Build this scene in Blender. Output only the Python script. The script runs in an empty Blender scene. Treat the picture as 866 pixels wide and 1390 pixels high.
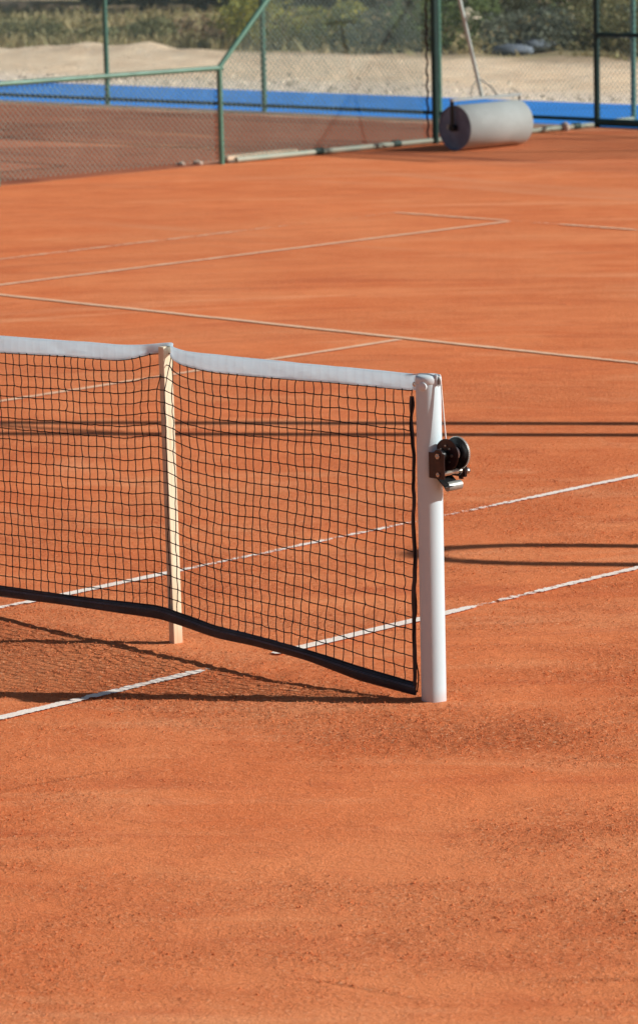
import bpy, math, random
import numpy as np
from mathutils import Vector, Matrix
random.seed(7); rng = np.random.default_rng(11)
R = math.radians
scene = bpy.context.scene
COL = scene.collection

# ------------------------------------------------------------------ helpers
def tag(o, label=None, cat=None, group=None, kind=None):
    if label: o['label'] = label
    if cat: o['category'] = cat
    if group: o['group'] = group
    if kind: o['kind'] = kind
    return o

def empty(name, loc, label, cat, group=None):
    o = bpy.data.objects.new(name, None); COL.objects.link(o); o.location = loc
    o.empty_display_size = .2
    return tag(o, label, cat, group)

class MB:
    """collects shapes; build() links them as one mesh object"""
    def __init__(s): s.v = []; s.f = []; s.m = []; s.sm = []
    def add(s, v, f, smooth=False):
        n = len(s.v); s.v += [tuple(map(float, p)) for p in v]
        s.f += [tuple(i + n for i in q) for q in f]; s.sm += [smooth] * len(f)
        return s
    def box(s, lo, hi, rot=None, about=None):
        x0, y0, z0 = lo; x1, y1, z1 = hi
        v = [Vector(p) for p in ((x0,y0,z0),(x1,y0,z0),(x1,y1,z0),(x0,y1,z0),(x0,y0,z1),(x1,y0,z1),(x1,y1,z1),(x0,y1,z1))]
        if rot is not None:
            c = Vector(about) if about is not None else sum(v, Vector()) / 8
            v = [c + rot @ (p - c) for p in v]
        return s.add(v, [(0,3,2,1),(4,5,6,7),(0,1,5,4),(1,2,6,5),(2,3,7,6),(3,0,4,7)])
    def tube(s, pts, r, n=12, cap=True, smooth=True):
        pts = [Vector(p) for p in pts]
        rs = r if isinstance(r, (list, tuple)) else [r] * len(pts)
        v = []; f = []; ref = None
        for i, p in enumerate(pts):
            d = (pts[min(i+1, len(pts)-1)] - pts[max(i-1, 0)]).normalized()
            if ref is None: ref = Vector((0,0,1)) if abs(d.z) < .9 else Vector((1,0,0))
            a = d.cross(ref).normalized(); b = d.cross(a).normalized(); ref = -b if False else a.cross(d).normalized()
            b = d.cross(a)
            for k in range(n):
                t = 2*math.pi*k/n
                v.append(p + (a*math.cos(t) + b*math.sin(t)) * rs[i])
        for i in range(len(pts)-1):
            for k in range(n):
                f.append((i*n+k, i*n+(k+1) % n, (i+1)*n+(k+1) % n, (i+1)*n+k))
        s.add(v, f, smooth)
        if cap:
            m = len(v)
            s.add(v[:n], [tuple(range(n))[::-1]]); s.add(v[-n:], [tuple(range(n))])
        return s
    def lathe(s, prof, origin, axis, n=40, smooth=False):
        """prof = [(radius, along)], revolved round axis from origin"""
        ax = Vector(axis).normalized(); o = Vector(origin)
        a = ax.cross(Vector((0,0,1)) if abs(ax.z) < .9 else Vector((1,0,0))).normalized(); b = ax.cross(a)
        v = []; f = []
        for (r, h) in prof:
            for k in range(n):
                t = 2*math.pi*k/n
                v.append(o + ax*h + (a*math.cos(t)+b*math.sin(t))*max(r, 1e-5))
        for i in range(len(prof)-1):
            for k in range(n): f.append((i*n+k, i*n+(k+1) % n, (i+1)*n+(k+1) % n, (i+1)*n+k))
        return s.add(v, f, smooth)
    def build(s, name, mat, parent=None, bevel=0, loc=None, auto=False):
        me = bpy.data.meshes.new(name); me.from_pydata(s.v, [], s.f)
        me.polygons.foreach_set('use_smooth', s.sm); me.materials.append(mat); me.update()
        o = bpy.data.objects.new(name, me); COL.objects.link(o)
        if parent is not None:
            o.parent = parent; me.transform(Matrix.Translation(-parent_world(parent)))
        elif loc is not None:
            me.transform(Matrix.Translation(-Vector(loc))); o.location = loc
        if bevel:
            b = o.modifiers.new('bevel', 'BEVEL'); b.width = bevel; b.segments = 2; b.limit_method = 'ANGLE'; b.angle_limit = R(40)
        return o

def parent_world(p):
    t = Vector((0,0,0))
    while p is not None: t += p.location; p = p.parent
    return t

def np_mesh(name, verts, faces, mat, smooth=False, parent=None, loc=None):
    """verts (N,3), faces (M,k) numpy arrays"""
    verts = np.asarray(verts, float)
    if parent is not None: verts = verts - np.array(parent_world(parent))
    elif loc is not None: verts = verts - np.array(loc)
    me = bpy.data.meshes.new(name); k = faces.shape[1]; M = len(faces)
    me.vertices.add(len(verts)); me.vertices.foreach_set('co', np.asarray(verts, np.float32).ravel())
    me.loops.add(M*k); me.loops.foreach_set('vertex_index', np.asarray(faces, np.int32).ravel())
    me.polygons.add(M); me.polygons.foreach_set('loop_start', np.arange(0, M*k, k, dtype=np.int32))
    me.polygons.foreach_set('loop_total', np.full(M, k, np.int32))
    me.polygons.foreach_set('use_smooth', np.full(M, smooth, bool))
    me.materials.append(mat); me.update(); me.validate()
    o = bpy.data.objects.new(name, me); COL.objects.link(o)
    if parent is not None: o.parent = parent
    elif loc is not None: o.location = loc
    return o

def np_tube(P, r, n=4):
    """P (N,3) polyline -> verts, faces of an n-sided tube"""
    P = np.asarray(P, float); N = len(P)
    d = np.empty_like(P); d[1:-1] = P[2:]-P[:-2]; d[0] = P[1]-P[0]; d[-1] = P[-1]-P[-2]
    d /= np.linalg.norm(d, axis=1)[:, None]
    ref = np.array([0.,1.,0.]) if abs(d[N//2][1]) < .9 else np.array([1.,0,0])
    a = np.cross(d, ref); a /= np.linalg.norm(a, axis=1)[:, None]; b = np.cross(d, a)
    t = 2*np.pi*np.arange(n)/n + .4
    V = P[:, None, :] + r*(a[:, None, :]*np.cos(t)[None, :, None] + b[:, None, :]*np.sin(t)[None, :, None])
    i = np.arange(N-1)[:, None]*n; k = np.arange(n)[None, :]; k2 = (k+1) % n
    F = np.stack([i+k, i+k2, i+n+k2, i+n+k], -1).reshape(-1, 4)
    return V.reshape(-1, 3), F

class NPM:
    def __init__(s): s.V = []; s.F = []; s.n = 0
    def add(s, V, F): s.V.append(V); s.F.append(F+s.n); s.n += len(V)
    def build(s, name, mat, smooth=False, parent=None, loc=None):
        return np_mesh(name, np.concatenate(s.V), np.concatenate(s.F), mat, smooth, parent, loc)

def hash2(ix, iy, seed):
    h = (ix.astype(np.int64)*374761393 + iy.astype(np.int64)*668265263 + seed*974711) & 0x7fffffff
    h = ((h ^ (h >> 13))*1274126177) & 0x7fffffff
    h = ((h ^ (h >> 16))*69069 + 1) & 0x7fffffff
    return (h ^ (h >> 15)) / 0x7fffffff*2-1
def vnoise(x, y, seed=0):
    ix = np.floor(x); iy = np.floor(y); fx = x-ix; fy = y-iy
    fx = fx*fx*(3-2*fx); fy = fy*fy*(3-2*fy)
    a = hash2(ix, iy, seed); b = hash2(ix+1, iy, seed); c = hash2(ix, iy+1, seed); d = hash2(ix+1, iy+1, seed)
    return (a*(1-fx)+b*fx)*(1-fy)+(c*(1-fx)+d*fx)*fy
def fbm(x, y, o=4, seed=0):
    s = 0; a = 1; t = 0
    for k in range(o): s = s+a*vnoise(x*2**k+k*17.3, y*2**k-k*9.1, seed+k); t += a; a *= .5
    return s/t

# ------------------------------------------------------------------ materials
class NT:
    def __init__(s, name):
        s.mat = bpy.data.materials.new(name); s.mat.use_nodes = True
        s.nt = s.mat.node_tree; s.nt.nodes.clear()
        s.out = s.nt.nodes.new('ShaderNodeOutputMaterial')
    def n(s, t, **kw):
        nd = s.nt.nodes.new(t)
        for k, v in kw.items():
            if k.startswith('i_'):
                key = k[2:]; key = int(key) if key.isdigit() else key.replace('_', ' ')
                s.set(nd.inputs[key], v)
            else: setattr(nd, k, v)
        return nd
    def set(s, inp, v):
        if isinstance(v, bpy.types.NodeSocket): s.nt.links.new(v, inp)
        elif isinstance(v, bpy.types.Node): s.nt.links.new(v.outputs[0], inp)
        else: inp.default_value = v
    def math(s, op, a, b=None, c=None, clamp=False):
        nd = s.n('ShaderNodeMath', operation=op, use_clamp=clamp); s.set(nd.inputs[0], a)
        if b is not None: s.set(nd.inputs[1], b)
        if c is not None: s.set(nd.inputs[2], c)
        return nd.outputs[0]
    def ramp(s, fac, a, b, ca=0., cb=1.):
        """map fac from [a,b] to [ca,cb], clamped smooth"""
        nd = s.n('ShaderNodeMapRange', interpolation_type='SMOOTHSTEP'); s.set(nd.inputs[0], fac)
        nd.inputs[1].default_value = a; nd.inputs[2].default_value = b; nd.inputs[3].default_value = ca; nd.inputs[4].default_value = cb
        return nd.outputs[0]
    def mix(s, fac, a, b, blend='MIX'):
        nd = s.n('ShaderNodeMix', data_type='RGBA', blend_type=blend)
        s.set(nd.inputs[0], fac); s.set(nd.inputs[6], c4(a)); s.set(nd.inputs[7], c4(b)); return nd.outputs[2]
    def coords(s, kind='Object'): return s.n('ShaderNodeTexCoord').outputs[kind]
    def geo(s): return s.n('ShaderNodeNewGeometry').outputs['Position']
    def mapping(s, vec, rot=(0,0,0), scale=(1,1,1), loc=(0,0,0)):
        m = s.n('ShaderNodeMapping'); s.set(m.inputs[0], vec); m.inputs['Rotation'].default_value = rot
        m.inputs['Scale'].default_value = scale; m.inputs['Location'].default_value = loc; return m.outputs[0]
    def noise(s, vec, scale, detail=3, rough=.55, dist=0):
        nd = s.n('ShaderNodeTexNoise'); s.set(nd.inputs['Vector'], vec); nd.inputs['Scale'].default_value = scale
        nd.inputs['Detail'].default_value = detail; nd.inputs['Roughness'].default_value = rough; nd.inputs['Distortion'].default_value = dist
        return nd.outputs[0]
    def bump(s, h, strength, dist, normal=None):
        nd = s.n('ShaderNodeBump'); nd.inputs['Strength'].default_value = strength; nd.inputs['Distance'].default_value = dist
        s.set(nd.inputs['Height'], h)
        if normal is not None: s.set(nd.inputs['Normal'], normal)
        return nd.outputs[0]
    def bsdf(s, color, rough=.6, metal=0., spec=.3, normal=None, **kw):
        b = s.n('ShaderNodeBsdfPrincipled'); s.set(b.inputs['Base Color'], c4(color)); s.set(b.inputs['Roughness'], rough)
        s.set(b.inputs['Metallic'], metal); b.inputs['Specular IOR Level'].default_value = spec
        if normal is not None: s.set(b.inputs['Normal'], normal)
        return b.outputs[0]
    def done(s, shader): s.nt.links.new(shader, s.out.inputs[0]); return s.mat
def c4(c):
    if isinstance(c, (tuple, list)): return tuple(c) if len(c) == 4 else tuple(c)+(1,)
    return c

def simple(name, col, rough=.5, metal=0., spec=.4, var=.15, vscale=12, bump=0., bscale=60, col2=None, dirt=None):
    m = NT(name); p = m.coords()
    nz = m.noise(p, vscale, 4)
    c2 = col2 if col2 else tuple(x*(1-var*2) for x in col)
    c = m.mix(m.ramp(nz, .35, .65), col, c2)
    if dirt:   # (colour, height range) clay dust near the ground
        z = m.n('ShaderNodeSeparateXYZ', i_0=m.geo()).outputs[2]
        zz = m.math('ADD', z, m.math('MULTIPLY', m.math('SUBTRACT', nz, .5), dirt[2]))
        c = m.mix(m.ramp(zz, dirt[1], 0, 0, dirt[3]), c, dirt[0])
    nrm = m.bump(m.noise(p, bscale, 3), bump, .004) if bump else None
    return m.done(m.bsdf(c, m.ramp(nz, .3, .7, rough*.85, min(1, rough*1.15)), metal, spec, nrm))

CLAY = (.640, .180, .067)
def clay_color(m, p, rough=None):
    """layered colour of the crushed brick surface, in metres; rough = churned (1) to swept (0)"""
    big = m.noise(p, .33, 4, .6, .4)
    pr = m.mapping(p, rot=(0,0,R(-43)))
    streak = m.noise(m.mapping(pr, scale=(.45, 2.0, 1)), 1.0, 4, .62, 1.3)
    mid = m.noise(p, 1.7, 5, .62, .3)
    m2 = m.noise(m.mapping(pr, scale=(.9, 1.7, 1)), 4.2, 4, .65, .8)
    gr = m.noise(p, 70, 4, .75)
    gf = m.noise(p, 170, 3, .8)
    if rough is None: rough = .45
    xyz_ = m.n('ShaderNodeSeparateXYZ', i_0=p)
    ax_ = m.math('SUBTRACT', xyz_.outputs[0], 3.0); ay_ = m.math('SUBTRACT', xyz_.outputs[1], 3.5)
    rad = m.math('SQRT', m.math('ADD', m.math('MULTIPLY', ax_, ax_), m.math('MULTIPLY', ay_, ay_)))
    ang = m.math('ARCTAN2', ay_, ax_)
    arc = m.noise(m.n('ShaderNodeCombineXYZ', i_0=m.math('MULTIPLY', rad, 2.4), i_1=m.math('MULTIPLY', ang, 1.6)).outputs[0], 1.0, 5, .68, .35)
    c = m.mix(m.ramp(mid, .34, .68), (.79, .208, .072), (.88, .264, .098))
    c = m.mix(m.ramp(big, .42, .68, 0, .55), c, (.92, .325, .135))
    c = m.mix(m.ramp(arc, .54, .70, 0, .50), c, (.96, .42, .21))
    c = m.mix(m.ramp(arc, .45, .32, 0, .50), c, (.62, .135, .052))
    c = m.mix(m.ramp(streak, .52, .74, 0, .45), c, (.97, .42, .20))
    c = m.mix(m.ramp(streak, .47, .30, 0, .45), c, (.66, .155, .056))
    c = m.mix(m.ramp(m2, .54, .72, 0, .45), c, (.66, .165, .066))
    c = m.mix(m.math('MULTIPLY', rough, .30, clamp=True), c, (.74, .215, .085))
    def k(a, b): return m.math('ADD', m.math('MULTIPLY', rough, b), a, clamp=True)
    # granular speckle: pale grit and dark gaps
    c = m.mix(m.math('MULTIPLY', m.ramp(gr, .55, .68), k(.30, .55)), c, (1.0, .56, .32))
    c = m.mix(m.math('MULTIPLY', m.ramp(gr, .45, .33), k(.25, .6)), c, (.26, .058, .024))
    c = m.mix(m.math('MULTIPLY', m.ramp(gf, .60, .74), k(.45, .2)), c, (1.0, .62, .42))
    c = m.mix(m.math('MULTIPLY', m.ramp(gf, .40, .28), k(.30, .25)), c, (.32, .08, .036))
    return c, gr, gf, mid, m2, streak

def clay_material():
    m = NT('clay'); p = m.geo()
    rough = m.n('ShaderNodeAttribute', attribute_name='churn').outputs['Fac']
    c, gr, gf, mid, m2, streak = clay_color(m, p, rough)
    xyz = m.n('ShaderNodeSeparateXYZ', i_0=p); x, y = xyz.outputs[0], xyz.outputs[1]
    wob = m.math('MULTIPLY', m.math('SUBTRACT', mid, .5), .8)
    # fence mesh shade painted into the run-off strip; neighbouring court is browner, flatter clay
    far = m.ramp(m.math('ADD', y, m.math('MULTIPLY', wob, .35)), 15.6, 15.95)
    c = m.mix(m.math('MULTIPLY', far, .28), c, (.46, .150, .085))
    nb = m.ramp(x, -10.4, -10.6)
    c = m.mix(m.math('MULTIPLY', nb, .75), c, (.44, .165, .105))
    # dark streaks along the far fences
    st = m.noise(m.mapping(p, rot=(0,0,R(-4)), scale=(.16, 2.0, 1)), 1.0, 3, .5, .3)
    c = m.mix(m.math('MULTIPLY', m.ramp(st, .55, .66, 0, .55), m.math('MAXIMUM', far, nb)), c, (.22, .075, .05))
    # dry pale sweep beyond the baseline
    sw = m.noise(m.mapping(p, rot=(0,0,R(-18)), scale=(.16, .9, 1)), 1.0, 3, .5, .8)
    swm = m.math('MULTIPLY', m.ramp(sw, .56, .70, 0, .6), m.ramp(y, 6.5, 10))
    c = m.mix(swm, c, (.80, .33, .17))
    # sandy strip beside the kerbs
    sand = m.math('MULTIPLY', m.ramp(m.math('ADD', y, wob), 19.5, 19.95), m.ramp(x, -10.7, -10.3, 1, .25))
    c = m.mix(sand, c, (.78, .47, .32))
    sd2 = m.ramp(m.math('ABSOLUTE', m.math('ADD', m.math('ADD', x, m.math('MULTIPLY', wob, .2)), 10.75)), .22, .08, 0, .6)
    sd2 = m.math('MULTIPLY', sd2, m.ramp(y, 14.2, 14.8))
    c = m.mix(sd2, c, (.75, .45, .31))
    n1 = m.bump(m2, .5, .03)
    n2 = m.bump(m.math('MULTIPLY', gr, m.math('ADD', m.math('MULTIPLY', rough, .9), .35)), .9, .013, n1)
    n3 = m.bump(gf, .8, .006, n2)
    return m.done(m.bsdf(c, .93, 0, .12, n3))

def line_material(name, white, wear, dust):
    m = NT(name); p = m.geo()
    c, gr, gf, mid, m2, streak = clay_color(m, p)
    att = m.n('ShaderNodeAttribute', attribute_name='wear').outputs['Fac']
    e = m.noise(p, 38, 4, .7); b = m.noise(p, 7, 3, .6)
    s = m.math('ADD', m.math('MULTIPLY', e, .62), m.math('MULTIPLY', b, .38))
    s = m.math('ADD', s, m.math('MULTIPLY', m.math('SUBTRACT', gf, .5), .25))
    cover = m.ramp(m.math('SUBTRACT', s, att), -.03, .035)        # 1 = paint shows
    pc = m.mix(m.ramp(gf, .4, .62, dust*.55, 0), white, (.72, .40, .27))
    pc = m.mix(m.ramp(b, .35, .7, dust, dust*.3), pc, (.80, .40, .24))
    sh = m.n('ShaderNodeMixShader'); tr = m.n('ShaderNodeBsdfTransparent')
    m.set(sh.inputs[0], cover); m.nt.links.new(tr.outputs[0], sh.inputs[1])
    m.nt.links.new(m.bsdf(pc, .8, 0, .2, m.bump(gr, .5, .006)), sh.inputs[2])
    return m.done(sh.outputs[0])

M = {}
M['clay'] = clay_material()
M['line_near'] = line_material('line_paint', (1.0, .97, .90), 0, .22)
M['line_far'] = line_material('dusty_line_paint', (.97, .68, .46), 0, .40)
clay_dust = (.62, .24, .12)
M['post_white'] = simple('white_powder_coat', (.61, .77, .85), .34, 0, .5, .02, 5, .05, 90, dirt=(clay_dust, .05, .05, .3))
M['post_cap'] = simple('white_plastic_cap', (.68, .80, .86), .45, 0, .5, .03)
M['winch_brown'] = simple('dark_brown_painted_steel', (.040, .023, .024), .35, .2, .5, .15, 40, .08)
M['winch_black'] = simple('black_zinc_steel', (.022, .026, .030), .3, .5, .5, .2, 60, .06)
M['bolt'] = simple('zinc_bolt', (.55, .55, .52), .3, .9, .5, .15, 90)
M['brass'] = simple('brass_bush', (.75, .72, .62), .35, .5, .5, .1, 40)
M['steel_cable'] = simple('steel_cable', (.85, .85, .84), .45, .1, .5, .1, 300)
M['grey_steel'] = simple('galvanised_grey_steel', (.40, .43, .42), .45, .5, .4, .15, 30)
M['net_cord'] = simple('black_net_cord', (.012, .011, .012), .75, 0, .25, .1, 200)
M['tape_black'] = simple('black_vinyl_tape', (.014, .020, .040), .45, 0, .5, .25, 14, .35, 70)
M['tape_thread'] = simple('grey_blue_thread', (.16, .20, .27), .7)
M['fence_green'] = simple('green_fence_paint', (.105, .25, .19), .38, 0, .5, .12, 6, .1, 60, col2=(.08, .19, .145))
M['fence_dark'] = simple('dark_green_fence_paint', (.018, .06, .055), .5, 0, .4, .12, 6)
M['mesh_wire'] = simple('green_pvc_wire', (.24, .34, .30), .5, 0, .4, .1, 3)
M['rail_pale'] = simple('faded_green_pipe', (.27, .34, .28), .5, 0, .4, .12, 4, col2=(.36, .38, .31))
M['handle'] = simple('faded_grey_green_paint', (.52, .64, .62), .55, 0, .4, .1, 5)
M['concrete'] = simple('pale_concrete', (.62, .53, .45), .9, 0, .2, .15, 5, .3, 40, col2=(.48, .36, .29))
M['blue'] = simple('blue_acrylic_court', (.035, .31, .95), .6, 0, .3, .06, .6, .1, 60)
M['roller_skin'] = simple('worn_painted_steel_drum', (.43, .49, .49), .68, 0, .4, .1, 3, .15, 30, col2=(.38, .43, .43), dirt=((.50, .27, .17), .08, .05, .4))
M['roller_end'] = simple('dark_slate_drum_end', (.19, .24, .35), .6, 0, .35, .15, 6)
M['wood_plank'] = simple('weathered_wood', (.68, .52, .38), .85, 0, .2, .15, 8)
M['bark'] = simple('bark', (.10, .075, .055), .9, 0, .2, .25, 6, .4, 20)
M['rock'] = simple('blue_grey_stone', (.22, .27, .33), .85, 0, .2, .2, 2, .4, 10)
M['rubble'] = simple('pale_rubble', (.92, .80, .64), .9, 0, .2, .2, 2, .4, 10)

def wood():
    m = NT('pale_pine_wood'); p = m.coords()
    g = m.noise(m.mapping(p, scale=(90, 90, 3.5)), 1, 4, .6, .6)
    big = m.noise(p, 4, 3)
    c = m.mix(m.ramp(g, .3, .7), (.84, .74, .56), (.70, .55, .37))
    c = m.mix(m.ramp(big, .4, .7, 0, .4), c, (.86, .76, .58))
    z = m.n('ShaderNodeSeparateXYZ', i_0=m.geo()).outputs[2]
    c = m.mix(m.ramp(m.math('ADD', z, m.math('MULTIPLY', big, .06)), .12, .02, 0, .5), c, clay_dust)
    return m.done(m.bsdf(c, .7, 0, .3, m.bump(g, .3, .003)))
M['wood'] = wood()

def band_mat():
    m = NT('white_vinyl_headband'); p = m.coords()
    w = m.noise(p, 9, 3); f = m.noise(p, 60, 3)
    c = m.mix(m.ramp(w, .4, .7, 0, .25), (.82, .92, 1.0), (.72, .82, .94))
    xx = m.n('ShaderNodeSeparateXYZ', i_0=m.geo()).outputs[0]
    cord = m.math('SINE', m.math('MULTIPLY', xx, 2*math.pi/.0415))
    c = m.mix(m.ramp(cord, .82, 1, 0, .04), c, (.45, .47, .52))
    nr = m.bump(f, .15, .003)
    a = m.bsdf(c, .5, 0, .4, nr)
    t = m.n('ShaderNodeBsdfTranslucent'); m.set(t.inputs[0], c4((.78, .92, 1.0)))
    mx = m.n('ShaderNodeMixShader'); mx.inputs[0].default_value = .68
    m.nt.links.new(a, mx.inputs[1]); m.set(t.inputs[0], m.mix(m.ramp(cord, .80, 1, 0, .12), (.80, .93, 1.0), (.55, .62, .70)))
    m.nt.links.new(t.outputs[0], mx.inputs[2])
    return m.done(mx.outputs[0])
M['band'] = band_mat()

def foliage(name, a, b, c_):
    m = NT(name); g = m.geo()
    n1 = m.noise(g, .8, 3); n2 = m.noise(g, 9, 2)
    c = m.mix(m.ramp(n1, .35, .65), a, b); c = m.mix(m.ramp(n2, .45, .7), c, c_)
    s = m.bsdf(c, .65, 0, .25)
    t = m.n('ShaderNodeBsdfTranslucent'); m.set(t.inputs[0], c)
    mx = m.n('ShaderNodeMixShader'); mx.inputs[0].default_value = .3
    m.nt.links.new(s, mx.inputs[1]); m.nt.links.new(t.outputs[0], mx.inputs[2])
    return m.done(mx.outputs[0])
M['leaf_dark'] = foliage('dark_evergreen_leaves', (.040, .058, .036), (.066, .084, .050), (.10, .11, .06))
M['leaf_olive'] = foliage('olive_leaves', (.17, .19, .09), (.25, .25, .12), (.36, .32, .16))
M['leaf_green'] = foliage('green_shrub_leaves', (.10, .16, .06), (.16, .23, .075), (.25, .31, .11))
M['leaf_grey'] = foliage('grey_green_leaves', (.12, .155, .13), (.17, .20, .15), (.24, .27, .19))
M['leaf_yellow'] = foliage('yellow_flowering_leaves', (.18, .23, .07), (.36, .36, .08), (.62, .55, .10))
M['leaf_brown'] = foliage('dry_brown_leaves', (.28, .19, .11), (.20, .15, .09), (.36, .26, .16))
M['straw'] = foliage('dry_grass_blades', (.42, .37, .19), (.54, .44, .25), (.30, .30, .14))

def terrain_mat():
    m = NT('sandy_scrub_ground'); p = m.geo()
    xyz = m.n('ShaderNodeSeparateXYZ', i_0=p); x, y = xyz.outputs[0], xyz.outputs[1]
    n1 = m.noise(p, .22, 5, .6, .4); n2 = m.noise(p, 1.6, 5, .65); n3 = m.noise(p, 8, 4, .7)
    sand = m.mix(m.ramp(n2, .35, .68), (.96, .78, .56), (.86, .65, .44))
    sand = m.mix(m.ramp(n3, .52, .68, 0, .6), sand, (.86, .77, .65))
    sand = m.mix(m.ramp(n3, .44, .32, 0, .35), sand, (.55, .42, .29))
    # pale rubble margin next to the blue court
    sand = m.mix(m.math('MULTIPLY', m.ramp(y, 25.2, 23.6), .55), sand, (.92, .85, .76))
    scrub = m.mix(m.ramp(n2, .38, .62), (.30, .26, .13), (.17, .17, .08))
    scrub = m.mix(m.ramp(n1, .48, .60), scrub, (.52, .40, .27))
    k = m.math('ADD', y, m.math('MULTIPLY', m.math('SUBTRACT', n1, .5), 6))
    k = m.math('ADD', k, m.math('MULTIPLY', m.math('SUBTRACT', n3, .5), 1.2))
    c = m.mix(m.ramp(k, 29.0, 30.4), sand, scrub)
    # tan track across the scrub
    tr = m.ramp(m.math('ABSOLUTE', m.math('SUBTRACT', m.math('ADD', k, m.math('MULTIPLY', x, .12)), 37.2)), 2.3, 1.0, 0, .85)
    c = m.mix(tr, c, (.60, .44, .31))
    return m.done(m.bsdf(c, .95, 0, .1, m.bump(n2, .4, .10, m.bump(n3, .5, .03))))
M['terrain'] = terrain_mat()

# ------------------------------------------------------------------ ground
def spaced(lo, a, b, hi, fine, grow=1.35, cap=1.0):
    mid = list(np.arange(a, b+fine/2, fine)); L = []; s = fine; x = a
    while x > lo: s = min(s*grow, cap); x -= s; L.append(x)
    H = []; s = fine; x = mid[-1]
    while x < hi: s = min(s*grow, cap); x += s; H.append(x)
    return np.array(L[::-1]+mid+H)

xs = spaced(-46, 4.1, 9.3, 40, .0085); ys = spaced(-16, -3.3, 3.2, 20.0, .0085)
ys = ys[ys < 20.0]; ys = np.append(ys, 20.05)
X, Yg = np.meshgrid(xs, ys)
mask = np.clip(np.minimum(np.minimum(X-4.1, 9.3-X), np.minimum(Yg+3.3, 3.2-Yg))/.5, 0, 1)
PATCH = [(7.05,1.0,.55,.35,.45),(7.15,.55,.30,.25,.35),(7.0,-.15,.14,.10,1.0),(7.6,-1.05,.35,.16,.55),(8.5,-1.3,.25,.3,.5),(6.75,-.35,.5,.22,.55),(7.35,-.15,.3,.16,.45),
         (7.25,-.75,.35,.20,-.55),(7.6,-1.35,.22,.3,-.6),(6.9,-1.35,.4,.25,-.55),(7.1,-1.75,.4,.2,-.4),(8.3,-2.3,.6,.3,-.3)]
gs = random.Random(21)
SCUFF = [(gs.uniform(5.0, 8.8), gs.uniform(-2.6, 2.4), gs.uniform(.2, 1.5), gs.uniform(.06, .34), gs.uniform(.012, .035), gs.choice([-.6, .8, .7, -.45])) for _ in range(46)]
def rough_field(x, y):
    near = np.exp(-((y+.35-(x-5.4)*.15)/.42)**2)*np.clip((7.0-x)/.7, 0, 1)     # trampled strip under the net
    u = (x+y)*.7071; v = (y-x)*.7071
    f = .36+.85*near+fbm(u*1.1, v*1.8, 4, 40)*.55+fbm(u*5, v*8, 3, 43)*.40
    for (a, b, sa, sb, k) in PATCH: f = f+k*np.exp(-(((x-a)*.7071+(y-b)*.7071)/sa)**2-(((y-b)*.7071-(x-a)*.7071)/sb)**2)
    for (a, b, th, L_, w_, k) in SCUFF:
        p_ = (x-a)*math.cos(th)+(y-b)*math.sin(th); q_ = (y-b)*math.cos(th)-(x-a)*math.sin(th)+p_*p_*.35
        f = f+k*np.exp(-(p_/L_)**2-(q_/w_)**2)
    return np.clip(f, .04, 1.3)
rf = rough_field(X, Yg)
U = X*.80+Yg*.60; Vv = Yg*.80-X*.60
nearm = np.exp(-((Yg+.30)/.40)**2)*np.clip((6.3-X)/.5, 0, 1)
h = vnoise(X*58, Yg*58, 3)*.0019 + vnoise(X*31+3, Yg*31, 5)*.0021 + fbm(X*9, Yg*9, 3, 9)*.0026
foot = .0035*np.exp(-((np.hypot(X-6.4, Yg)-.05)/.03)**2)+.003*np.exp(-((np.hypot(X-5.092, Yg-.04)-.03)/.025)**2)
Z = (h*(rf*.85+.12) - .0022)*mask + (1-mask)*(-.0022) + fbm(X*.5, Yg*.5, 2, 21)*.0015*mask + vnoise(U*7, Vv*42, 61)*.0026*nearm*mask + foot
nx, ny = len(xs), len(ys)
V = np.stack([X.ravel(), Yg.ravel(), Z.ravel()], 1)
i = np.arange(ny-1)[:, None]*nx; k = np.arange(nx-1)[None, :]
F = np.stack([i+k, i+k+1, i+k+1+nx, i+k+nx], -1).reshape(-1, 4)
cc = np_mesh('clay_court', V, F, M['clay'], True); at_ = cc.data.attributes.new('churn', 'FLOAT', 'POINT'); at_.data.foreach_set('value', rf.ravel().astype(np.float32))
tag(cc, 'orange red crushed brick clay surface of the tennis court', 'clay ground', kind='structure')

# loose crumbs of clay
N = 120000
cx = rng.uniform(3.2, 9.4, N*4); cy = rng.uniform(-3.4, 4.2, N*4)
lat = (cx-13.99)*.696+(cy+7.85)*.718; dep = -(cx-13.99)*.718+(cy+7.85)*.696
ok = np.abs(lat) < dep*.0934+.5; cx, cy = cx[ok], cy[ok]
keep = rough_field(cx, cy) > rng.uniform(.1, 1.5, len(cx))
# keep the near part of the court in view only (between the camera and the service line)
cx, cy = cx[keep][:N], cy[keep][:N]
sz = .0012+.0028*rng.random(len(cx))**3.8
octv = np.array([[1,0,0],[0,1,0],[-1,0,0],[0,-1,0],[0,0,1],[0,0,-1]], float)
octf = np.array([[0,1,4],[1,2,4],[2,3,4],[3,0,4],[1,0,5],[2,1,5],[3,2,5],[0,3,5]])
jit = rng.uniform(.55, 1.35, (len(cx), 6, 1)); an = rng.uniform(0, 6.28, len(cx))
ca, sa = np.cos(an), np.sin(an)
rv = octv[None]*jit
rv = np.stack([rv[..., 0]*ca[:, None]-rv[..., 1]*sa[:, None], rv[..., 0]*sa[:, None]+rv[..., 1]*ca[:, None], rv[..., 2]*.8], -1)
cv = rv*sz[:, None, None] + np.stack([cx, cy, sz*.35], 1)[:, None, :]
cf = octf[None]+6*np.arange(len(cx))[:, None, None]
tag(np_mesh('clay_crumbs', cv.reshape(-1, 3), cf.reshape(-1, 3), M['clay'], True), 'loose crumbs of crushed brick scattered over the clay', 'clay crumbs', kind='stuff')

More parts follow.
